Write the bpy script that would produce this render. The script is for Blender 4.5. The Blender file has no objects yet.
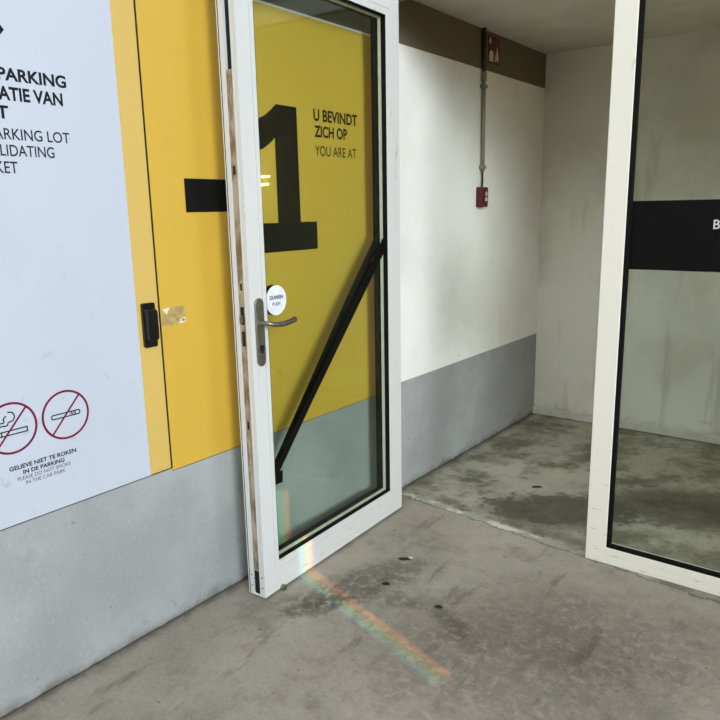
import bpy, bmesh, math, random
from mathutils import Vector, Matrix
S = bpy.context.scene
C = S.collection
PI = math.pi
random.seed(7)

# ------------------------------------------------------------------ camera
H, YAW, PITCH, ROLL = 1.5, 0.6579, 0.213, -0.0192
fwd = Vector((-math.sin(YAW)*math.cos(PITCH), math.cos(YAW)*math.cos(PITCH), -math.sin(PITCH)))
rt = Vector((math.cos(YAW), math.sin(YAW), 0)); up = rt.cross(fwd)
cr, sr = math.cos(ROLL), math.sin(ROLL)
r2 = cr*rt + sr*up; u2 = -sr*rt + cr*up
cd = bpy.data.cameras.new('camera'); cam = bpy.data.objects.new('camera', cd); C.objects.link(cam)
cd.sensor_width = 36; cd.lens = 691.78/720*36; cd.clip_start = 0.02
M = Matrix((r2, u2, -fwd)).transposed().to_4x4(); M.translation = (2.01, 0, H)
cam.matrix_world = M
S.camera = cam

# ------------------------------------------------------------------ world, lights, exposure
w = bpy.data.worlds.new('sky'); S.world = w; w.use_nodes = True
wt = w.node_tree; bg = wt.nodes['Background']
def sky_glow(direction, power, gain):
    """a brighter stretch of cloud around a direction"""
    g = wt.nodes.new('ShaderNodeTexCoord'); d = wt.nodes.new('ShaderNodeVectorMath'); d.operation = 'DOT_PRODUCT'
    wt.links.new(g.outputs['Generated'], d.inputs[0]); d.inputs[1].default_value = Vector(direction).normalized()
    a = wt.nodes.new('ShaderNodeMath'); a.operation = 'MAXIMUM'; wt.links.new(d.outputs['Value'], a.inputs[0]); a.inputs[1].default_value = 0
    b = wt.nodes.new('ShaderNodeMath'); b.operation = 'POWER'; wt.links.new(a.outputs[0], b.inputs[0]); b.inputs[1].default_value = power
    c = wt.nodes.new('ShaderNodeMath'); c.operation = 'MULTIPLY'; wt.links.new(b.outputs[0], c.inputs[0]); c.inputs[1].default_value = gain
    return c.outputs[0]
def add(a, b):
    n = wt.nodes.new('ShaderNodeMath'); n.operation = 'ADD'; wt.links.new(a, n.inputs[0])
    if isinstance(b, float): n.inputs[1].default_value = b
    else: wt.links.new(b, n.inputs[1])
    return n.outputs[0]
bg.inputs[0].default_value = (0.86, 0.945, 1.0, 1)
wt.links.new(add(add(add(sky_glow((0.89, -0.44, 0.26), 95, 36.0), sky_glow((1.0, 0.36, 0.34), 60, 6.0)), sky_glow((0.15, -1.0, 0.62), 8, 3.0)), 0.2), bg.inputs[1])
w.cycles.sampling_method = 'MANUAL'; w.cycles.sample_map_resolution = 1024
S.view_settings.view_transform = 'Standard'; S.view_settings.look = 'None'
S.view_settings.gamma = 1; S.view_settings.use_curve_mapping = False
S.view_settings.exposure = 0.41

def area(name, loc, direction, sx, sy, power, color, spread=PI, xaxis=None):
    l = bpy.data.lights.new(name, 'AREA'); l.shape = 'RECTANGLE'; l.size = sx; l.size_y = sy
    l.energy = power; l.color = color; l.spread = spread
    o = bpy.data.objects.new(name, l); C.objects.link(o)
    z = -Vector(direction).normalized(); x = Vector(xaxis or (1, 0, 0)); x = (x - z*x.dot(z)).normalized()
    m = Matrix((x, z.cross(x), z)).transposed().to_4x4(); m.translation = loc; o.matrix_world = m
    return o

# the sun split into a spectrum by a bevelled glass edge: narrow parallel coloured beams
SU = Vector((0.958, -0.287, 0)); SN = Vector((0.287, 0.958, 0))   # along the streak on the floor / across it
sd = (-SU*math.cos(0.62) - Vector((0, 0, 1))*math.sin(0.62)).normalized()
sx = SU*math.sin(0.62) - Vector((0, 0, 1))*math.cos(0.62)
SPEC = [((0.25, 0.35, 1.0), -0.044, 0.35), ((0.1, 0.9, 0.55), -0.028, 0.8), ((0.75, 0.85, 0.1), -0.004, 0.7), ((1.0, 0.35, 0.08), 0.022, 1.3)]
for col, off, k in SPEC:
    area('spectrum_beam', Vector((0.65, 1.833, 0.0)) - sd*4.2 + SN*off + sx*-0.22, sd, 0.86, 0.021, 0.050*k, col, math.radians(0.5), sx)

# ------------------------------------------------------------------ node helpers
class NT:
    def __init__(s, name):
        s.m = bpy.data.materials.new(name); s.m.use_nodes = True; s.t = s.m.node_tree
        s.b = s.t.nodes['Principled BSDF']; s.out = s.t.nodes['Material Output']
        g = s.t.nodes.new('ShaderNodeNewGeometry'); s.pos = g.outputs['Position']
        s.xyz = s.t.nodes.new('ShaderNodeSeparateXYZ'); s.t.links.new(s.pos, s.xyz.inputs[0])
        s.x, s.y, s.z = s.xyz.outputs
    def sock(s, i, v):
        if isinstance(v, bpy.types.NodeSocket): s.t.links.new(v, i)
        else: i.default_value = v
    def math(s, op, a, b=0.0, c=0.0, clamp=False):
        n = s.t.nodes.new('ShaderNodeMath'); n.operation = op; n.use_clamp = clamp
        s.sock(n.inputs[0], a); s.sock(n.inputs[1], b); s.sock(n.inputs[2], c); return n.outputs[0]
    def noise(s, scale, detail=4, rough=0.6, vec=None, dist=0.0):
        n = s.t.nodes.new('ShaderNodeTexNoise'); n.inputs['Scale'].default_value = scale
        n.inputs['Detail'].default_value = detail; n.inputs['Roughness'].default_value = rough; n.inputs['Distortion'].default_value = dist
        s.t.links.new(vec if vec else s.pos, n.inputs['Vector']); return n.outputs['Fac']
    def scaled(s, v):
        n = s.t.nodes.new('ShaderNodeVectorMath'); n.operation = 'MULTIPLY'; s.t.links.new(s.pos, n.inputs[0]); n.inputs[1].default_value = v
        return n.outputs[0]
    def ramp(s, f, a, b, lo=0.0, hi=1.0):
        n = s.t.nodes.new('ShaderNodeMapRange'); n.interpolation_type = 'SMOOTHSTEP'
        s.sock(n.inputs[0], f); n.inputs[1].default_value = a; n.inputs[2].default_value = b; n.inputs[3].default_value = lo; n.inputs[4].default_value = hi
        return n.outputs[0]
    def mix(s, f, a, b):
        n = s.t.nodes.new('ShaderNodeMix'); n.data_type = 'RGBA'
        s.sock(n.inputs[0], f)
        for i, v in ((6, a), (7, b)):
            if isinstance(v, tuple): v = (*v[:3], 1)
            s.sock(n.inputs[i], v)
        return n.outputs[2]
    def ell(s, cx, cy, rx, ry, ang, warp, soft=0.35, axes='xy'):
        """mask of a warped ellipse on the floor"""
        a, b = {'xy': (s.x, s.y), 'yz': (s.y, s.z)}[axes]
        dx = s.math('SUBTRACT', a, cx); dy = s.math('SUBTRACT', b, cy)
        c, q = math.cos(ang), math.sin(ang)
        px = s.math('DIVIDE', s.math('ADD', s.math('MULTIPLY', dx, c), s.math('MULTIPLY', dy, q)), rx)
        py = s.math('DIVIDE', s.math('SUBTRACT', s.math('MULTIPLY', dy, c), s.math('MULTIPLY', dx, q)), ry)
        d = s.math('SQRT', s.math('ADD', s.math('MULTIPLY', px, px), s.math('MULTIPLY', py, py)))
        d = s.math('ADD', d, warp)
        return s.ramp(d, 1+soft, 1-soft)
    def done(s, col, rough=0.5, bump=None, bs=0.1, bd=0.002, metal=0.0, spec=None):
        s.sock(s.b.inputs['Base Color'], (*col, 1) if isinstance(col, tuple) else col)
        s.sock(s.b.inputs['Roughness'], rough); s.b.inputs['Metallic'].default_value = metal
        if spec is not None: s.b.inputs['Specular IOR Level'].default_value = spec
        if bump is not None:
            n = s.t.nodes.new('ShaderNodeBump'); n.inputs['Strength'].default_value = bs; n.inputs['Distance'].default_value = bd
            s.t.links.new(bump, n.inputs['Height']); s.t.links.new(n.outputs[0], s.b.inputs['Normal'])
        return s.m

def lin(r, g, b):
    f = lambda c: ((c/255+0.055)/1.055)**2.4 if c > 10 else c/255/12.92
    return (f(r), f(g), f(b))

def plain(name, col, rough=0.5, metal=0.0, var=0.06, scale=30, spec=None):
    t = NT(name); f = t.noise(scale)
    d = tuple(c*(1-var*2) for c in col)
    return t.done(t.mix(t.ramp(f, 0.35, 0.65), col, d), rough, metal=metal, spec=spec)

# ------------------------------------------------------------------ materials
def m_wall_left():
    t = NT('painted plaster with grey bands')
    white, grey, band = lin(234, 234, 228), lin(146, 147, 146), lin(108, 100, 80)
    n1 = t.noise(2.2, 5); n2 = t.noise(9, 6, 0.7); n3 = t.noise(45, 3)
    white_d = t.mix(t.ramp(n1, 0.4, 0.75), white, lin(222, 222, 215))
    grey_d = t.mix(t.ramp(n1, 0.35, 0.7), grey, lin(162, 164, 163))
    grey_d = t.mix(t.ramp(n2, 0.58, 0.72, 0, 0.45), grey_d, lin(132, 132, 128))
    sp = t.noise(80, 3, 0.7)
    grey_d = t.mix(t.ramp(sp, 0.55, 0.7, 0, 0.4), grey_d, lin(176, 177, 174))
    grey_d = t.mix(t.ramp(sp, 0.42, 0.3, 0, 0.35), grey_d, lin(128, 128, 124))
    zz = t.math('ADD', t.z, t.math('MULTIPLY', n3, 0.004))
    c = t.mix(t.ramp(zz, 0.604, 0.607), grey_d, white_d)
    c = t.mix(t.ramp(zz, 2.2805, 2.2835), c, band)
    # grime rubbed in along the floor joint, and small scuffs
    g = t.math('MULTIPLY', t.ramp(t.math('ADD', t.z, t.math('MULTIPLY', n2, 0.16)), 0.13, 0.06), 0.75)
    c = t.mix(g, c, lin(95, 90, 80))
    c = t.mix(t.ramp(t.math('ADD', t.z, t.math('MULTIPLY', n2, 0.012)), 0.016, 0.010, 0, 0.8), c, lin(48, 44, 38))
    sc = t.math('MULTIPLY', t.ramp(t.noise(22, 3, 0.5, dist=1.5), 0.70, 0.76), t.ramp(t.z, 1.2, 0.5))
    c = t.mix(t.math('MULTIPLY', sc, 0.45), c, lin(88, 86, 80))
    return t.done(c, 0.75, n3, 0.25, 0.003, spec=0.2)

def m_wall_back():
    t = NT('stained white plaster')
    n1 = t.noise(1.6, 5); n2 = t.noise(11, 6, 0.7)
    st = t.noise(1, 4, vec=t.scaled((7, 7, 0.9)))
    c = t.mix(t.ramp(n1, 0.4, 0.7), lin(226, 222, 206), lin(208, 203, 184))
    c = t.mix(t.ramp(st, 0.56, 0.72, 0, 0.4), c, lin(158, 148, 118))
    c = t.mix(t.ramp(n2, 0.62, 0.74, 0, 0.4), c, lin(140, 136, 122))
    g = t.ramp(t.math('ADD', t.z, t.math('MULTIPLY', n2, 0.3)), 0.26, 0.12, 0, 0.55)
    c = t.mix(g, c, lin(120, 116, 100))
    return t.done(c, 0.75, n2, 0.2, 0.004, spec=0.2)

def m_floor():
    t = NT('worn concrete screed')
    n0 = t.noise(1.1, 4); n1 = t.noise(3.5, 6, 0.65); n2 = t.noise(16, 6, 0.7); n3 = t.noise(70, 4, 0.7)
    base = t.mix(t.ramp(n0, 0.35, 0.68), lin(174, 165, 152), lin(150, 141, 128))
    base = t.mix(t.ramp(n1, 0.48, 0.7, 0, 0.7), base, lin(124, 117, 104))
    base = t.mix(t.ramp(n2, 0.58, 0.75, 0, 0.35), base, lin(98, 92, 84))
    base = t.mix(t.ramp(n2, 0.42, 0.28, 0, 0.3), base, lin(178, 173, 164))
    base = t.mix(t.ramp(n3, 0.52, 0.72, 0, 0.35), base, lin(92, 86, 79))
    base = t.mix(t.ramp(n3, 0.46, 0.3, 0, 0.3), base, lin(188, 182, 172))
    # the room beyond: rougher, blotchier slab
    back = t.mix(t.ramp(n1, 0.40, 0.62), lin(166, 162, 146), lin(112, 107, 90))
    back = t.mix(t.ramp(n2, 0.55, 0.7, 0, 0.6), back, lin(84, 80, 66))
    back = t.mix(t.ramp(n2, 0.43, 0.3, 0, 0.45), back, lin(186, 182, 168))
    wv = t.math('MULTIPLY', t.math('SUBTRACT', n2, 0.5), 0.09)
    ln = t.math('ADD', t.y, t.math('MULTIPLY', t.x, 0.10))        # threshold line
    ln = t.math('ADD', ln, wv)
    warp = t.math('MULTIPLY', t.math('SUBTRACT', n1, 0.5), 2.4)
    warp2 = t.math('MULTIPLY', t.math('SUBTRACT', n2, 0.5), 2.0)
    W = t.math('ADD', warp, warp2)
    pale = t.math('MULTIPLY', t.ell(0.72, 3.36, 0.50, 0.40, 0.3, W, 0.3), 0.6)
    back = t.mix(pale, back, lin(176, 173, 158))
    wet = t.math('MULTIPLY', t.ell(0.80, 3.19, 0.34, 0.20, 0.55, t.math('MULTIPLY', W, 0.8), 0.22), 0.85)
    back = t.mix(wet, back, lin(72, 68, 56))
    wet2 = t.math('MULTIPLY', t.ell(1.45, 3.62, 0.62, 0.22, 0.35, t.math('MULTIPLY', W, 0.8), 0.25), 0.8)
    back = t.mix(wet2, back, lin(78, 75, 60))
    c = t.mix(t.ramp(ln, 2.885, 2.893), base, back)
    st = t.noise(1, 5, 0.65, vec=t.scaled((9, 3.0, 1)), dist=0.6)
    c = t.mix(t.math('MULTIPLY', t.ramp(st, 0.56, 0.70), 0.5), c, lin(88, 82, 72))
    chip = t.math('MULTIPLY', t.ramp(t.math('ABSOLUTE', t.math('SUBTRACT', ln, 2.915)), 0.035, 0.012), t.math('MULTIPLY', t.ramp(n1, 0.44, 0.56), t.ramp(t.x, 1.10, 1.06)))
    c = t.mix(chip, c, lin(214, 210, 200))
    crack = t.math('MULTIPLY', t.ramp(t.math('ABSOLUTE', t.math('SUBTRACT', ln, 2.888)), 0.007, 0.002), 0.65)
    c = t.mix(crack, c, lin(66, 62, 54))
    n4 = t.noise(26, 6, 0.75, dist=0.5)
    # dark dirt scraped by the door leaf
    for (cx, cy, rx, ry, a, k) in ((0.42, 2.06, 0.30, 0.10, 1.2, 0.7), (0.36, 1.78, 0.17, 0.045, 1.0, 0.7), (0.62, 2.02, 0.12, 0.05, 0.4, 0.5), (0.22, 1.72, 0.10, 0.05, 0.9, 0.4), (0.85, 2.02, 0.16, 0.05, -0.5, 0.6), (1.1, 1.9, 0.5, 0.3, 0.3, 0.45), (1.35, 2.3, 0.5, 0.25, 0.2, 0.4)):
        c = t.mix(t.math('MULTIPLY', t.ell(cx, cy, rx, ry, a, W, 0.6), t.math('MULTIPLY', t.ramp(n4, 0.30, 0.56), k)), c, lin(84, 77, 67))
    spk = t.ramp(t.noise(34, 2, 0.5), 0.71, 0.75)
    c = t.mix(t.math('MULTIPLY', spk, 0.6), c, lin(62, 58, 52))
    # grime along the left wall
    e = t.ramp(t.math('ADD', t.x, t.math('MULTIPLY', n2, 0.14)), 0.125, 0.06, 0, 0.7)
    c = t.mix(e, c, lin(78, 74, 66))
    rough = t.ramp(n2, 0.3, 0.7, 0.55, 0.8)
    return t.done(c, rough, t.math('ADD', n2, t.math('MULTIPLY', n3, 0.5)), 0.35, 0.004, spec=0.35)

def m_printed(name, col, dirt, rough=0.42):
    t = NT(name); n = t.noise(14, 5, 0.65); n2 = t.noise(2.0, 4); n3 = t.noise(120, 2)
    c = t.mix(t.ramp(n2, 0.4, 0.7, 0, 0.5), col, tuple(v*0.93 for v in col))
    c = t.mix(t.math('MULTIPLY', t.ramp(n, 0.61, 0.72), t.ramp(t.z, 1.6, 0.6, 0.06, 0.4)), c, dirt)
    return t.done(c, rough, n3, 0.06, 0.002, spec=0.4)

def m_frame(name='white coated aluminium, scuffed', col=lin(210, 209, 206)):
    t = NT(name); n = t.noise(18, 4, 0.6, vec=t.scaled((1, 1, 0.35)), dist=0.8); n2 = t.noise(60, 3)
    c = t.mix(t.ramp(n, 0.66, 0.74, 0, 0.55), col, lin(122, 134, 124))
    c = t.mix(t.math('MULTIPLY', t.ramp(t.noise(40, 3, 0.6, vec=t.scaled((0.3, 0.3, 2.5))), 0.66, 0.71), t.ramp(t.z, 0.5, 0.1, 0.05, 0.7)), c, lin(90, 82, 74))
    return t.done(c, 0.35, n2, 0.03, 0.001)

def m_plate():
    t = NT('dirty lock face plate'); n = t.noise(14, 5, 0.7, vec=t.scaled((1, 1, 0.4)))
    c = t.mix(t.ramp(n, 0.4, 0.62), lin(176, 163, 142), lin(122, 98, 74))
    return t.done(c, 0.5, n, 0.1, 0.001, metal=0.2)

def m_glass():
    t = NT('tinted safety glass'); nd = t.t.nodes
    tr = nd.new('ShaderNodeBsdfTransparent'); tr.inputs[0].default_value = (0.955, 0.978, 0.958, 1)
    gl = nd.new('ShaderNodeBsdfGlossy'); gl.inputs['Roughness'].default_value = 0.015; gl.inputs[0].default_value = (0.95, 1, 0.97, 1)
    lw = nd.new('ShaderNodeLayerWeight'); lw.inputs[0].default_value = 0.5
    f = t.math('ADD', t.math('MULTIPLY', t.math('POWER', lw.outputs['Facing'], 4.0), 0.4), 0.008)
    mx = nd.new('ShaderNodeMixShader'); t.t.links.new(f, mx.inputs[0]); t.t.links.new(tr.outputs[0], mx.inputs[1]); t.t.links.new(gl.outputs[0], mx.inputs[2])
    t.t.links.new(mx.outputs[0], t.out.inputs[0]); t.t.nodes.remove(t.b)
    return t.m

def m_emit(name, col, k):
    t = NT(name); t.b.inputs['Emission Color'].default_value = (*col, 1); t.b.inputs['Emission Strength'].default_value = k
    return t.m

MT = dict(
    wall=m_wall_left(), back=m_wall_back(), floor=m_floor(),
    ceil=plain('ceiling plaster', lin(206, 200, 184), 0.8, scale=4), conc=plain('concrete', lin(150, 148, 142), 0.8, scale=3),
    white=m_printed('white printed sheet', lin(188, 192, 203), lin(122, 128, 132)),
    yellow=m_printed('yellow printed sheet', lin(206, 166, 62), lin(170, 135, 50)),
    yellow2=m_printed('faded yellow edge strip', lin(206, 172, 92), lin(150, 125, 70)),
    black=plain('black print', lin(14, 14, 13), 0.6, var=0.1, spec=0.15), ink=plain('dark grey ink', lin(28, 30, 38), 0.7, spec=0.12),
    ink_thin=plain('thin grey ink', lin(40, 42, 48), 0.7, spec=0.12),
    redink=plain('dark red ink', lin(116, 18, 46), 0.7, spec=0.12),
    frame=m_frame(), screen=m_frame('cream white coated aluminium', lin(232, 225, 210)), plate=m_plate(), rubber=plain('black rubber', lin(12, 12, 11), 0.7, spec=0.15),  # screen: same white frame, with the warmer light on it put into the colour
    dark=plain('dark slot and shadow line', lin(10, 9, 8), 0.8), spacer=plain('pale glazing spacer', lin(205, 200, 178), 0.4),
    glass=m_glass(), film=plain('black film', lin(13, 10, 9), 0.6, spec=0.12), steel=plain('brushed steel', lin(150, 145, 132), 0.34, 0.9, 0.1, 60),
    disc=plain('white plastic disc', lin(236, 238, 242), 0.35), blackplastic=plain('black plastic', lin(12, 12, 12), 0.28),
    sticker=plain('peeled paper sticker', lin(186, 158, 96), 0.6, var=0.15, scale=60), stickerw=plain('torn sticker paper', lin(226, 216, 186), 0.6),
    red=plain('red plastic', lin(84, 8, 14), 0.4), redsign=plain('red enamel sign', lin(84, 8, 16), 0.45), signw=plain('white sign print', lin(214, 204, 192), 0.5),
    pipe=plain('grey plastic conduit', lin(140, 132, 106), 0.5), pipedark=plain('dark conduit', lin(46, 38, 26), 0.6),
    skirt=plain('pale skirting', lin(206, 203, 188), 0.6, var=0.08, scale=8), gum=plain('trodden gum', lin(34, 30, 27), 0.8), pale=plain('pale grit', lin(215, 210, 200), 0.8),
)

# ------------------------------------------------------------------ mesh helpers
def link(name, me, mat, parent=None, mw=None):
    o = bpy.data.objects.new(name, me); C.objects.link(o)
    if mat: me.materials.clear(); me.materials.append(mat)
    if parent: o.parent = parent
    if mw is not None: o.matrix_local = mw
    return o
def finish(bm, name, mat, parent=None, bevel=0.0, smooth=False, seg=2):
    bmesh.ops.recalc_face_normals(bm, faces=bm.faces[:])
    me = bpy.data.meshes.new(name); bm.to_mesh(me); bm.free()
    o = link(name, me, mat, parent)
    if bevel:
        b = o.modifiers.new('bevel', 'BEVEL'); b.width = bevel; b.segments = seg; b.limit_method = 'ANGLE'
    if smooth:
        for p in me.polygons: p.use_smooth = True
    return o
def add_box(bm, x0, x1, y0, y1, z0, z1):
    v = [bm.verts.new((x, y, z)) for x in (x0, x1) for y in (y0, y1) for z in (z0, z1)]
    for f in ((0,1,3,2), (4,6,7,5), (0,4,5,1), (2,3,7,6), (0,2,6,4), (1,5,7,3)): bm.faces.new([v[i] for i in f])
def box(name, b, mat, parent=None, bevel=0.0):
    bm = bmesh.new(); add_box(bm, *b); return finish(bm, name, mat, parent, bevel)
def loft(bm, A, B):
    """closed prism between two equal outlines (lists of 3D points)"""
    a = [bm.verts.new(p) for p in A]; b = [bm.verts.new(p) for p in B]; n = len(a)
    bm.faces.new(a[::-1]); bm.faces.new(b)
    for i in range(n): bm.faces.new((a[i], a[(i+1) % n], b[(i+1) % n], b[i]))
def add_tube(bm, pts, radii, n=14, flat=1.0):
    pts = [Vector(p) for p in pts]; rings = []; ref = None
    for i, p in enumerate(pts):
        d = (pts[min(i+1, len(pts)-1)] - pts[max(i-1, 0)]).normalized()
        if ref is None: ref = Vector((0, 0, 1)) if abs(d.z) < 0.9 else Vector((1, 0, 0))
        u = (ref - d*ref.dot(d)).normalized(); v = d.cross(u); ref = u
        r = radii[i] if isinstance(radii, (list, tuple)) else radii
        rings.append([bm.verts.new(p + u*r*math.cos(2*PI*k/n) + v*r*flat*math.sin(2*PI*k/n)) for k in range(n)])
    for a, b in zip(rings, rings[1:]):
        for k in range(n): bm.faces.new((a[k], a[(k+1) % n], b[(k+1) % n], b[k]))
    bm.faces.new(rings[0][::-1]); bm.faces.new(rings[-1])
def smooth_pts(P, n=6):
    P = [Vector(p) for p in P]; out = []
    for i in range(len(P)-1):
        p0, p1, p2, p3 = P[max(i-1, 0)], P[i], P[i+1], P[min(i+2, len(P)-1)]
        for k in range(n):
            t = k/n; out.append(0.5*((2*p1) + (p2-p0)*t + (2*p0-5*p1+4*p2-p3)*t*t + (3*p1-p0-3*p2+p3)*t**3))
    return out + [P[-1]]
# planes that carry prints: (origin, right, up, out)
WALLP = (Vector((0, 0, 0)), Vector((0, 1, 0)), Vector((0, 0, 1)), Vector((1, 0, 0)))
def P3(pl, u, v, d): return pl[0] + pl[1]*u + pl[2]*v + pl[3]*d
def poly(name, pts, pl, d, th, mat, parent=None, bm=None):
    own = bm is None
    if own: bm = bmesh.new()
    loft(bm, [P3(pl, u, v, d) for u, v in pts], [P3(pl, u, v, d+th) for u, v in pts])
    if own: return finish(bm, name, mat, parent)
def ribbon(bm, pts, wd, pl, d, th, closed=False):
    """flat line of constant width along 2D points"""
    P = [Vector((p[0], p[1], 0)) for p in pts]; n = len(P); L = []; R = []
    for i in range(n):
        a = P[(i-1) % n] if closed else P[max(i-1, 0)]; b = P[(i+1) % n] if closed else P[min(i+1, n-1)]
        ti = (P[i]-a).normalized() if (P[i]-a).length > 1e-9 else (b-P[i]).normalized()
        to = (b-P[i]).normalized() if (b-P[i]).length > 1e-9 else ti
        t = (ti+to).normalized(); nn = Vector((-t.y, t.x, 0))*wd/2/max(0.5, t.dot(to))
        L.append(P[i]+nn); R.append(P[i]-nn)
    lo = [[bm.verts.new(P3(pl, q.x, q.y, d+dd)) for q in Q] for dd in (0, th) for Q in (L, R)]
    l0, r0, l1, r1 = lo
    for i in range(n if closed else n-1):
        j = (i+1) % n
        bm.faces.new((l1[i], l1[j], r1[j], r1[i])); bm.faces.new((l0[i], r0[i], r0[j], l0[j]))
        bm.faces.new((l0[i], l0[j], l1[j], l1[i])); bm.faces.new((r0[i], r1[i], r1[j], r0[j]))
    if not closed:
        bm.faces.new((l0[0], l1[0], r1[0], r0[0])); bm.faces.new((l0[-1], r0[-1], r1[-1], l1[-1]))
def circ(cx, cy, r, n=48, ry=None, a0=0, a1=2*PI):
    full = abs(a1-a0-2*PI) < 1e-6
    return [(cx+r*math.cos(a0+(a1-a0)*k/(n if full else n-1)), cy+(ry or r)*math.sin(a0+(a1-a0)*k/(n if full else n-1))) for k in range(n)]
def text(body, u0, u1, v0, v1, pl, d, mat, parent, bold=0.0, name='lettering', th=0.0004):
    """a line of capitals fitted to the rectangle u0..u1 by v0..v1"""
    cu = bpy.data.curves.new(name, 'FONT'); cu.body = body; cu.offset = bold; cu.extrude = 0; cu.resolution_u = 6
    to = bpy.data.objects.new('tmp', cu); C.objects.link(to)
    dg = bpy.context.evaluated_depsgraph_get(); dg.update()
    me = bpy.data.meshes.new_from_object(to.evaluated_get(dg)); bpy.data.objects.remove(to)
    xs = [q.co.x for q in me.vertices]; ys = [q.co.y for q in me.vertices]
    ax, ay = min(xs), min(ys); kx = (u1-u0)/(max(xs)-ax); ky = (v1-v0)/(max(ys)-ay)
    for q in me.vertices:
        q.co = P3(pl, u0+(q.co.x-ax)*kx, v0+(q.co.y-ay)*ky, d+th)
    me.name = name
    return link(name, me, mat, parent)
def tag(o, label=None, cat=None, group=None, kind=None):
    for k, v in (('label', label), ('category', cat), ('group', group), ('kind', kind)):
        if v: o[k] = v
    return o
def empty(name, loc, label=None, cat=None, group=None, kind=None, rz=0):
    o = bpy.data.objects.new(name, None); C.objects.link(o); o.location = loc; o.rotation_euler.z = rz; o.empty_display_size = 0.1
    return tag(o, label, cat, group, kind)
def struct(name, b, mat, bevel=0.0): return tag(box(name, b, mat, None, bevel), kind='structure')

# ------------------------------------------------------------------ the shell
D, EY, CZ = 2.777, 4.705, 2.4955
struct('floor', (-0.3, 6.2, -6.2, 5.0, -0.2, 0), MT['floor'])
struct('wall_left', (-0.25, 0, -6.2, 5.0, 0, 4.2), MT['wall'])
struct('wall_back', (0, 2.95, EY, EY+0.2, 0, 2.8), MT['back'])
struct('wall_right', (2.75, 2.95, D+0.06, EY, 0, 2.8), MT['back'])
struct('ceiling', (0, 2.95, D+0.062, EY, CZ, 2.8), MT['ceil'])
struct('baseboard_back', (0.0, 2.75, EY-0.022, EY, 0.004, 0.053), MT['skirt'], 0.003)
struct('wall_partition', (2.6, 2.95, D, D+0.06, 0, 2.53), MT['conc'])
struct('wall_front', (0, 2.95, D-0.02, D+0.062, 2.53, 4.2), MT['conc'])
struct('wall_rear', (0, 6.2, -6.2, -6.0, 0, 4.6), MT['conc'])
struct('wall_side', (6.0, 6.2, -6.0, D, 0, 1.1), MT['conc'])

# ------------------------------------------------------------------ printed boards on the left wall
T = 0.004
nb = empty('notice_board', (0, 1.2, 0.6), 'white parking notice board with two no-smoking roundels and a yellow edge strip', 'sign')
def part(fn_obj, parent):      # keep world placement under a moved parent
    fn_obj.matrix_parent_inverse = parent.matrix_basis.inverted() if False else Matrix.Translation(-parent.location); return fn_obj
def kids(parent, *obs):
    for o in obs: o.parent = parent; part(o, parent)
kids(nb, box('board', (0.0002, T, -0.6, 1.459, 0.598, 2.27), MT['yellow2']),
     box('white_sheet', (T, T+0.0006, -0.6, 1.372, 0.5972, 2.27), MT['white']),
     box('bottom_shadow_line', (0.0003, 0.003, -0.6, 1.459, 0.5935, 0.597), MT['dark']),  # dark strip standing in for the shadow line under the white board
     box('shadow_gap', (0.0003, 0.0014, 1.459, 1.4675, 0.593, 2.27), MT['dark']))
dW = T+0.0006
WALLP = (Vector((0, -0.005, 0)), *WALLP[1:])   # prints sit 5 mm back along the wall
for body, u0, u1, v0, v1, b, m in (
        ('PARKING', 1.003, 1.2045, 1.8685, 1.9035, 0.032, 'ink'), ('VALIDATIE VAN', 0.880, 1.188, 1.8165, 1.8535, 0.032, 'ink'), ('TICKET', 0.845, 1.0225, 1.7665, 1.8025, 0.032, 'ink'),
        ('PARKING LOT', 0.957, 1.198, 1.7115, 1.7425, 0.010, 'ink_thin'), ('VALIDATING', 0.938, 1.1445, 1.667, 1.6985, 0.010, 'ink_thin'), ('TICKET', 0.908, 1.030, 1.620, 1.653, 0.010, 'ink_thin'),
        ('GELIEVE NIET TE ROKEN', 0.897, 1.110, 0.7635, 0.7775, 0.032, 'ink'), ('IN DE PARKING', 0.936, 1.068, 0.7440, 0.7575, 0.032, 'ink'),
        ('PLEASE DO NOT SMOKE', 0.917, 1.087, 0.7275, 0.7390, 0.0, 'ink_thin'), ('IN THE CAR PARK', 0.941, 1.067, 0.7105, 0.7220, 0.0, 'ink_thin')):
    kids(nb, text(body, u0, u1, v0, v1, WALLP, dW, MT[m], None, b))
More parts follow.
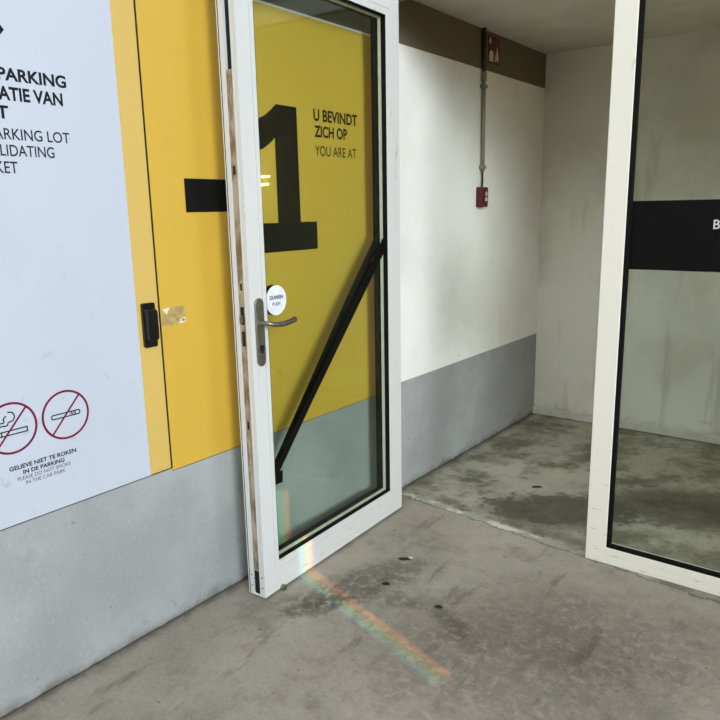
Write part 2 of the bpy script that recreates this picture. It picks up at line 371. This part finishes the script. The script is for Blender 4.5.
# direction arrow whose tip reaches into the picture
kids(nb, poly('arrow', [(1.037, 2.001), (0.985, 2.062), (0.963, 2.044), (0.985, 2.016), (0.88, 2.016), (0.88, 1.986), (0.985, 1.986), (0.963, 1.958), (0.985, 1.940)], WALLP, dW, 0.0004, MT['ink']))
def roundel(cx, cz, ecig):
    bm = bmesh.new(); ribbon(bm, circ(cx, cz, 0.0750, 64), 0.0068, WALLP, dW, 0.0005, True)
    ribbon(bm, [(cx-0.050, cz-0.056), (cx+0.050, cz+0.056)], 0.0056, WALLP, dW, 0.0006)
    r = finish(bm, 'prohibition_ring', MT['redink']); kids(nb, r)
    bm = bmesh.new(); lw = 0.0038
    if ecig:
        ribbon(bm, [(cx-0.043, cz-0.0065), (cx+0.043, cz-0.0065), (cx+0.047, cz-0.003), (cx+0.047, cz+0.003), (cx+0.043, cz+0.0065), (cx-0.043, cz+0.0065), (cx-0.047, cz+0.003), (cx-0.047, cz-0.003)], lw, WALLP, dW, 0.0004, True)
        for x in (0.020, 0.031): ribbon(bm, [(cx+x, cz-0.006), (cx+x, cz+0.006)], lw, WALLP, dW, 0.0004)
        poly('', circ(cx+0.014, cz, 0.002, 8), WALLP, dW, 0.0004, None, bm=bm); ribbon(bm, [(cx+0.024, cz+0.003), (cx+0.028, cz-0.003)], 0.002, WALLP, dW, 0.0004)
        nm = 'e_cigarette_pictogram'
    else:
        ribbon(bm, [(cx-0.052, cz-0.019), (cx+0.046, cz-0.019), (cx+0.046, cz-0.006), (cx-0.052, cz-0.006)], lw, WALLP, dW, 0.0004, True)
        ribbon(bm, [(cx-0.03, cz-0.019), (cx-0.03, cz-0.006)], lw, WALLP, dW, 0.0004)
        for P in ([(cx-0.045, cz+0.004), (cx-0.03, cz+0.012), (cx-0.012, cz+0.011), (cx-0.006, cz+0.020), (cx+0.006, cz+0.022), (cx+0.013, cz+0.034), (cx+0.007, cz+0.047), (cx-0.006, cz+0.050)],
                  [(cx-0.050, cz+0.012), (cx-0.036, cz+0.021), (cx-0.020, cz+0.022), (cx-0.019, cz+0.034), (cx-0.011, cz+0.040)]):
            ribbon(bm, [(q.x, q.y) for q in smooth_pts([(a, b, 0) for a, b in P], 5)], lw, WALLP, dW, 0.0004)
        nm = 'cigarette_pictogram'
    kids(nb, finish(bm, nm, MT['ink']))
roundel(0.9185, 0.893, False); roundel(1.0895, 0.8925, True)
# black flush latch on the yellow strip
def rrect(u0, u1, v0, v1, r, n=5):
    out = []
    for cx, cy, a in ((u1-r, v1-r, 0), (u0+r, v1-r, PI/2), (u0+r, v0+r, PI), (u1-r, v0+r, 1.5*PI)):
        out += [(cx+r*math.cos(a+PI/2*k/n), cy+r*math.sin(a+PI/2*k/n)) for k in range(n+1)]
    return out
lt = poly('latch', rrect(1.393, 1.443, 1.054, 1.206, 0.006), WALLP, T, 0.012, MT['blackplastic']); kids(nb, lt)
bm = bmesh.new(); loft(bm, [P3(WALLP, u, v, T+0.012) for u, v in rrect(1.397, 1.442, 1.076, 1.190, 0.008)], [P3(WALLP, u, v, T+0.030) for u, v in rrect(1.400, 1.439, 1.080, 1.182, 0.008)])
lv = finish(bm, 'latch_lever', MT['blackplastic']); lv.parent = lt

yb = empty('level_board', (0, 2.1, 0.6), 'yellow level board with a big black minus one behind the glass door', 'sign')
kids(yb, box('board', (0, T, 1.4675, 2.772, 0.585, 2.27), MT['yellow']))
kids(yb, box('bottom_shadow_line', (0.0003, 0.003, 1.4675, 2.772, 0.5825, 0.585), MT['dark']))  # shadow line below the yellow board, built as a dark strip
kids(yb, poly('minus_sign', [(1.614, 1.5045), (1.885, 1.5045), (1.885, 1.621), (1.614, 1.621)], WALLP, T, 0.0005, MT['black']))
one = [(2.208, 1.915), (2.212, 1.457), (2.315, 1.457), (2.315, 1.340), (1.960, 1.340), (1.960, 1.457), (2.076, 1.457), (2.076, 1.787), (2.050, 1.766), (2.015, 1.745), (1.975, 1.731), (1.930, 1.722), (1.930, 1.838), (1.978, 1.848), (2.025, 1.868), (2.060, 1.891), (2.088, 1.915)]
kids(yb, poly('numeral', one, WALLP, T, 0.0005, MT['black']))
for body, u0, u1, v0, v1, b, m in (('U BEVINDT', 2.313, 2.613, 1.8715, 1.9205, 0.030, 'black'), ('ZICH OP', 2.316, 2.538, 1.8065, 1.8545, 0.030, 'black'), ('YOU ARE AT', 2.316, 2.602, 1.7305, 1.7725, 0.008, 'black')):
    kids(yb, text(body, u0, u1, v0, v1, WALLP, T, MT[m], None, b))
st = poly('sticker', [(1.476, 1.118), (1.500, 1.115), (1.548, 1.117), (1.552, 1.132), (1.577, 1.139), (1.578, 1.179), (1.515, 1.178), (1.496, 1.155), (1.479, 1.172)], WALLP, T, 0.0006, MT['sticker']); kids(yb, st)
sc = poly('torn_corner', [(1.548, 1.1165), (1.577, 1.120), (1.577, 1.139), (1.556, 1.136)], WALLP, T, 0.0005, MT['stickerw']); sc.parent = st
sc = poly('torn_corner', [(1.479, 1.176), (1.513, 1.179), (1.497, 1.156)], WALLP, T, 0.0005, MT['stickerw']); sc.parent = st
sc = text('AB', 1.559, 1.573, 1.124, 1.1335, WALLP, T+0.0006, MT['ink'], None, 0.03, 'sticker_mark'); sc.parent = st

WALLP = (Vector((0, 0, 0)), *WALLP[1:])

# ------------------------------------------------------------------ frame round the doorway
fr = empty('trim_1', (0, D, 0), kind='structure')
kids(fr, box('jamb', (0.002, 0.05, D+0.004, D+0.06, 0, 2.53), MT['frame'], None, 0.003),
     box('head', (0.05, 1.085, D, D+0.06, 2.425, 2.53), MT['frame'], None, 0.003),
     box('rebate_seal', (0.05, 1.085, D+0.02, D+0.03, 2.418, 2.425), MT['rubber']))

# ------------------------------------------------------------------ door leaf, standing open along the left wall
ANG = 0.0442; HX, HY = 0.1461, 2.7396
RZ = PI/2+ANG
dr = empty('door_1', (HX, HY, 0), 'white framed glass door standing open against the yellow wall', 'door', None, 'structure', RZ)
X1, ZB, ZT, TH = -1.026, 0.012, 2.42, 0.085
XI, XH = -0.938, -0.108; ZBI, ZTI = 0.137, 2.32
def vprism(name, outline, zlo, zhi, mat, bevel=0.0015):
    bm = bmesh.new(); loft(bm, [(x, y, zlo(x)) for x, y in outline], [(x, y, zhi(x)) for x, y in outline]); return finish(bm, name, mat, dr, bevel)
def hprism(name, outline, xlo, xhi, mat, bevel=0.0015):
    bm = bmesh.new(); loft(bm, [(xlo(z), y, z) for y, z in outline], [(xhi(z), y, z) for y, z in outline]); return finish(bm, name, mat, dr, bevel)
kF = (ZBI-ZB)/(XI-X1); kT = (ZT-ZTI)/(XI-X1); kH = (ZBI-ZB)/(-XH); kHT = (ZT-ZTI)/(-XH)
lo = lambda x: ZB+max(0, (x-X1)*kF); hi = lambda x: ZT-max(0, (x-X1)*kT)
X0 = X1
sf = vprism('stile', [(X0, 0), (XI-0.022, 0), (XI-0.022, 0.002), (XI-0.020, 0.002), (XI-0.020, 0), (XI, 0), (XI, 0.078), (X0, 0.078), (X0, 0.059), (X0+0.018, 0.059), (X0+0.018, 0.027), (X0, 0.027), (X0, 0.0125), (X0+0.002, 0.0125), (X0+0.002, 0.0105), (X0, 0.0105)], lo, hi, MT['frame'], 0)
sh = vprism('stile', [(XH, 0), (0, 0), (0, 0.078), (XH, 0.078)], lambda x: ZB+(-x)*kH, lambda x: ZT-(-x)*kHT, MT['frame'])
xl = lambda z: X1+(z-ZB)/kF; xr = lambda z: -(z-ZB)/kH
hprism('rail', [(0, ZB), (0.078, ZB), (0.078, ZBI), (0, ZBI), (0, ZBI-0.028), (0.002, ZBI-0.028), (0.002, ZBI-0.031), (0, ZBI-0.031), (0, ZB+0.030), (0.0015, ZB+0.030), (0.0015, ZB+0.027), (0, ZB+0.027)], xl, xr, MT['frame'], 0)
hprism('rail', [(0, ZT), (0.078, ZT), (0.078, ZTI), (0, ZTI), (0, ZTI+0.026), (0.002, ZTI+0.026), (0.002, ZTI+0.029), (0, ZTI+0.029)], lambda z: X1+(ZT-z)/kT, lambda z: -(ZT-z)/kHT, MT['frame'], 0)
# slot and face plate down the closing edge, seal on the far side
box('edge_slot', (X0+0.014, X0+0.019, 0.0275, 0.0585, ZB, ZT-0.03), MT['dark'], dr)
box('edge_slot', (X0+0.004, X0+0.015, 0.030, 0.056, ZB-0.002, 0.1145), MT['dark'], dr)
fp = box('face_plate', (X0+0.003, X0+0.015, 0.0278, 0.0582, 0.115, 1.975), MT['plate'], dr, 0.001)
for z0, z1, y0, y1 in ((1.02, 1.075, 0.036, 0.049), (1.10, 1.165, 0.035, 0.051), (1.225, 1.250, 0.038, 0.046), (1.63, 1.66, 0.039, 0.048), (0.70, 0.73, 0.039, 0.048)):
    box('keep_hole', (X0+0.0015, X0+0.0035, y0, y1, z0, z1), MT['dark'], fp)
box('latch_bolt', (X0-0.006, X0+0.004, 0.038, 0.048, 1.108, 1.135), MT['steel'], fp, 0.001)
box('edge_seal', (X0+0.001, X0+0.02, 0.078, 0.083, ZB+0.003, ZT), MT['rubber'], dr)
box('cover_lip', (X0+0.0005, XI, 0.083, 0.087, ZB, ZT), MT['frame'], dr)
for z in (0.05, 0.095):
    for y in (0.014, 0.068):
        bm = bmesh.new(); add_tube(bm, [(X0-0.0008, y, z), (X0+0.002, y, z)], 0.003, 8); finish(bm, 'screw', MT['dark'], dr)
# gaskets, glazing spacer, panes
def ring(name, x0, x1, z0, z1, wd, y0, y1, mat):
    bm = bmesh.new()
    add_box(bm, x0, x0+wd, y0, y1, z0, z1); add_box(bm, x1-wd, x1, y0, y1, z0, z1)
    add_box(bm, x0+wd, x1-wd, y0, y1, z0, z0+wd); add_box(bm, x0+wd, x1-wd, y0, y1, z1-wd, z1)
    return finish(bm, name, mat, dr)
ring('gasket', XI, XH, ZBI, ZTI, 0.003, 0.001, 0.024, MT['rubber'])
ring('back_gasket', XI, XH, ZBI, ZTI, 0.0025, 0.036, 0.078, MT['rubber'])
ring('spacer', XI+0.001, XH-0.001, ZBI+0.001, ZTI-0.001, 0.010, 0.0295, 0.036, MT['spacer'])
box('glass_pane', (XI+0.001, XH-0.001, 0.024, 0.029, ZBI+0.001, ZTI-0.001), MT['glass'], dr)
box('glass_pane', (XI+0.001, XH-0.001, 0.0385, 0.0435, ZBI+0.001, ZTI-0.001), MT['glass'], dr)
DP = (Vector((0, 0, 0)), Vector((-1, 0, 0)), Vector((0, 0, 1)), Vector((0, -1, 0)))   # u = distance from the hinge, out = towards the room
kk = lambda u: (1.305-0.495)/(0.107-0.89)*(u-0.107)+1.305
tf = lambda u: kk(u)+0.040+0.035*(0.89-u)/0.78
poly('marking_arrow', [(0.112, kk(0.112)), (0.112, tf(0.112)), (0.934, tf(0.934)), (0.934, 0.444), (0.868, 0.4415), (0.866, 0.490), (0.889, 0.495)], DP, -0.0238, 0.0005, MT['film'], dr)
poly('marking_arrow', [(0.112, 1.352), (0.112, 1.424), (0.393, 1.112), (0.888, 0.534), (0.934, 0.480), (0.934, 0.405), (0.888, 0.450), (0.393, 0.985), (0.235, 1.165), (0.18, 1.27)], DP, -0.0441, 0.0005, MT['film'], dr)
# push disc on both faces
ps = poly('push_disc', circ(0.8605, 1.1725, 0.0570, 48), DP, -0.0238, 0.0022, MT['disc'], dr)
poly('push_disc', circ(0.8605, 1.1725, 0.0570, 48), DP, -0.0465, 0.0025, MT['blackplastic'], dr)
PD = (DP[0], Vector((1, 0, 0)), DP[2], DP[3])
text('DUWEN', -0.898, -0.824, 1.176, 1.191, PD, -0.0216, MT['ink'], ps, 0.035)
text('PUSH', -0.884, -0.840, 1.152, 1.1655, PD, -0.0216, MT['ink_thin'], ps, 0.01)
# lock plate and lever
pc = 0.985
lp = poly('lock_plate', [(u, v) for u, v in rrect(pc-0.022, pc+0.022, 0.943, 1.196, 0.0218, 8)], DP, 0, 0.009, MT['steel'], dr)
b = lp.modifiers.new('bevel', 'BEVEL'); b.width = 0.003; b.segments = 3; b.limit_method = 'ANGLE'
bm = bmesh.new(); add_tube(bm, [(-pc, -0.009, 1.012), (-pc, -0.0125, 1.012)], 0.011, 20); add_tube(bm, [(-pc, -0.009, 0.999), (-pc, -0.0122, 0.999)], 0.0065, 14); kc = finish(bm, 'lock_cylinder', MT['dark'], lp)
bm = bmesh.new(); add_tube(bm, [(-pc, -0.006, 1.105), (-pc, -0.016, 1.105)], 0.017, 20); finish(bm, 'lever_rose', MT['steel'], lp, smooth=False)
bm = bmesh.new()
pts = smooth_pts([(-pc, -0.010, 1.105), (-pc, -0.035, 1.105), (-pc+0.006, -0.050, 1.104), (-pc+0.03, -0.057, 1.099), (-pc+0.072, -0.057, 1.096), (-pc+0.108, -0.054, 1.098), (-pc+0.138, -0.049, 1.101), (-pc+0.147, -0.047, 1.102)], 5)
add_tube(bm, pts, [min(0.0115, 0.0082+0.0001*q) for q in range(len(pts)-1)]+[0.007], 16, 0.95); finish(bm, 'lever', MT['steel'], dr, smooth=True)
# bolt foot under the closing corner
bm = bmesh.new(); add_tube(bm, [(-0.955, 0.028, 0.0), (-0.955, 0.028, 0.04)], 0.010, 14); add_tube(bm, [(-0.955, 0.028, 0.0), (-0.955, 0.028, 0.008)], 0.015, 14); finish(bm, 'floor_bolt', MT['blackplastic'], dr)
bm = bmesh.new(); add_tube(bm, [(-0.925, -0.014, 0.0125), (-0.925, 0.020, 0.0125)], 0.0125, 14); finish(bm, 'roller', MT['steel'], dr)

# ------------------------------------------------------------------ fixed glazed screen
ws = empty('window_1', (1.085, D, 0), None, None, None, 'structure')
PX0, PX1 = 1.083, 1.170; WX = 2.6; Y0, Y1 = D, D+0.06
def kid(o): kids(ws, o); return o
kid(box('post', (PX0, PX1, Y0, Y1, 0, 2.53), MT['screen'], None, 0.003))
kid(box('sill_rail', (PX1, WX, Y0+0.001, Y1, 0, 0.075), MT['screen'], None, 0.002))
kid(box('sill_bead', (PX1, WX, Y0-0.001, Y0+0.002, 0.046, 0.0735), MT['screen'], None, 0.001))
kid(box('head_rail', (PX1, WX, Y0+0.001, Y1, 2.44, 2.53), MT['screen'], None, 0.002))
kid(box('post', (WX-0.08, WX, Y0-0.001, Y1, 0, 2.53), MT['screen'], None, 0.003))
bm = bmesh.new()
add_box(bm, PX1, PX1+0.016, Y0+0.003, Y0+0.024, 0.075, 2.44); add_box(bm, PX1+0.016, WX-0.08, Y0+0.003, Y0+0.024, 0.075, 0.089); add_box(bm, PX1+0.016, WX-0.08, Y0+0.003, Y0+0.024, 2.426, 2.44)
kid(finish(bm, 'gasket', MT['rubber']))
kid(box('glass_pane', (PX1+0.002, WX-0.08, Y0+0.024, Y0+0.032, 0.077, 2.438), MT['glass']))
bandp = kid(box('black_band', (PX1+0.016, WX-0.08, Y0+0.0232, Y0+0.0238, 1.255, 1.515), MT['film']))
BP = (Vector((0, Y0+0.0232, 0)), Vector((1, 0, 0)), Vector((0, 0, 1)), Vector((0, -1, 0)))
t_ = text('B', 1.4735, 1.4955, 1.410, 1.443, BP, 0, MT['signw'], None, 0.012); kids(ws, t_)

# ------------------------------------------------------------------ things on the far stretch of the left wall
cp = empty('conduit_pipe', (0, 3.803, 2.49), 'thin surface conduit running down the wall from ceiling to red box', 'pipe')
def tube(name, pts, r, mat, n=14):
    bm = bmesh.new(); add_tube(bm, pts, r, n); return finish(bm, name, mat, smooth=True)
px = 0.014
kids(cp, tube('upper_pipe', [(px, 3.795, 2.4955), (px, 3.799, 2.225)], 0.0125, MT['pipedark']),
     tube('lower_pipe', [(px, 3.799, 2.235), (px, 3.803, 1.71)], 0.0115, MT['pipe']),
     tube('cable', [(px, 3.803, 1.715), (px, 3.803, 1.66), (px, 3.799, 1.615)], 0.0055, MT['pipedark']),
     tube('coupling', [(px, 3.799, 2.215), (px, 3.799, 2.265)], 0.0165, MT['pipe']))
for z in (2.185, 1.735):
    bm = bmesh.new(); add_box(bm, 0, 0.030, 3.778, 3.822, z-0.010, z+0.010); kids(cp, finish(bm, 'clip', MT['pipe'], None, 0.004))

ab = empty('fire_alarm_box', (0, 3.786, 1.51), 'small red fire alarm box at the lower end of the conduit', 'alarm box')
bm = bmesh.new(); loft(bm, [P3(WALLP, u, v, 0) for u, v in rrect(3.750, 3.822, 1.504, 1.622, 0.008)], [P3(WALLP, u, v, 0.045) for u, v in rrect(3.752, 3.820, 1.506, 1.620, 0.009)])
body_ = finish(bm, 'body', MT['red'], None, 0.004); kids(ab, body_)
AP = (Vector((0.045, 0, 0)), WALLP[1], WALLP[2], WALLP[3])
kids(ab, poly('press_label', rrect(3.764, 3.815, 1.524, 1.606, 0.006), AP, 0, 0.002, MT['redsign']))
bm = bmesh.new()
poly('', [(3.784, 1.570), (3.802, 1.570), (3.802, 1.580), (3.808, 1.580), (3.793, 1.598), (3.778, 1.580), (3.784, 1.580)], AP, 0.002, 0.001, None, bm=bm)
poly('', [(3.780, 1.540), (3.806, 1.540), (3.806, 1.560), (3.780, 1.560)], AP, 0.002, 0.001, None, bm=bm)
kids(ab, finish(bm, 'white_mark', MT['signw']))

fs = empty('fire_sign', (0, 3.945, 2.33), 'small red fire sign with white symbols beside the conduit, high on grey band', 'sign')
kids(fs, poly('plate', [(3.868, 2.3275), (4.012, 2.3275), (4.012, 2.4745), (3.868, 2.4745)], WALLP, 0, 0.004, MT['redsign']))
bm = bmesh.new()
poly('', [(3.876, 2.336), (3.928, 2.336), (3.934, 2.372), (3.922, 2.392), (3.900, 2.398), (3.880, 2.380)], WALLP, 0.004, 0.0008, None, bm=bm)
kids(fs, finish(bm, 'hand_symbol', MT['signw']))
kids(fs, poly('corner_mark', [(3.878, 2.436), (3.896, 2.430), (3.900, 2.455), (3.884, 2.466)], WALLP, 0.004, 0.0008, MT['signw']))
bm = bmesh.new()
poly('', [(3.950, 2.338), (3.962, 2.338), (3.970, 2.360), (3.978, 2.345), (3.990, 2.338), (3.996, 2.362), (3.988, 2.390), (3.976, 2.425), (3.970, 2.395), (3.958, 2.375)], WALLP, 0.004, 0.0008, None, bm=bm)
kids(fs, finish(bm, 'flame_symbol', MT['signw']))

# ------------------------------------------------------------------ small spots trodden into the floor
def spot(cx, cy, rx, ry, a, label, grit=False):
    bm = bmesh.new(); n = 18; ring0 = []; ring1 = []
    for k in range(n):
        t = 2*PI*k/n; rr = 1+random.uniform(-0.18, 0.18); x, y = rx*rr*math.cos(t), ry*rr*math.sin(t)
        X, Y = cx+x*math.cos(a)-y*math.sin(a), cy+x*math.sin(a)+y*math.cos(a)
        ring0.append((X, Y, 0)); ring1.append((cx+(X-cx)*0.7, cy+(Y-cy)*0.7, 0.0035))
    loft(bm, ring0, ring1)
    o = finish(bm, 'gum_spot', MT['gum']); tag(o, label, 'gum', 'dark gum spots on the floor')
    if grit:
        bm = bmesh.new(); add_tube(bm, [(cx+0.012, cy+0.022, 0.001), (cx+0.03, cy+0.026, 0.004)], [0.005, 0.003], 7); g = finish(bm, 'grit', MT['pale'], o)
spot(0.447, 2.311, 0.030, 0.014, 0.5, 'larger dark gum spot with pale grit, nearest the hinge end of the glass door', True)
spot(0.503, 2.095, 0.017, 0.012, 0.3, 'small dark gum spot just behind the rainbow streak')
spot(0.593, 3.398, 0.030, 0.013, 0.6, 'dark spot beyond the threshold, above the wet stain')
spot(0.766, 2.077, 0.016, 0.011, 0.3, 'faint dark spot in the middle of the front concrete floor')

# ------------------------------------------------------------------ lamp of the room beyond (round the corner; the glass door mirrors its tubes)
bl = empty('wall_lamp', (2.56, EY, 1.77), 'twin tube lamp on the back wall of the room beyond, mirrored in the glass door', 'lamp')
kids(bl, box('base', (2.42, 2.71, EY-0.022, EY, 1.715, 1.825), MT['frame'], None, 0.004))
glow = m_emit('warm tube glass', (1.0, 0.66, 0.28), 120.0)
for z in (1.803, 1.738):
    kids(bl, tube('tube', [(2.455, EY-0.035, z), (2.67, EY-0.035, z)], 0.0085, glow))
for x in (2.445, 2.68):
    kids(bl, box('end_cap', (x-0.012, x+0.012, EY-0.048, EY-0.022, 1.722, 1.819), MT['frame'], None, 0.003))
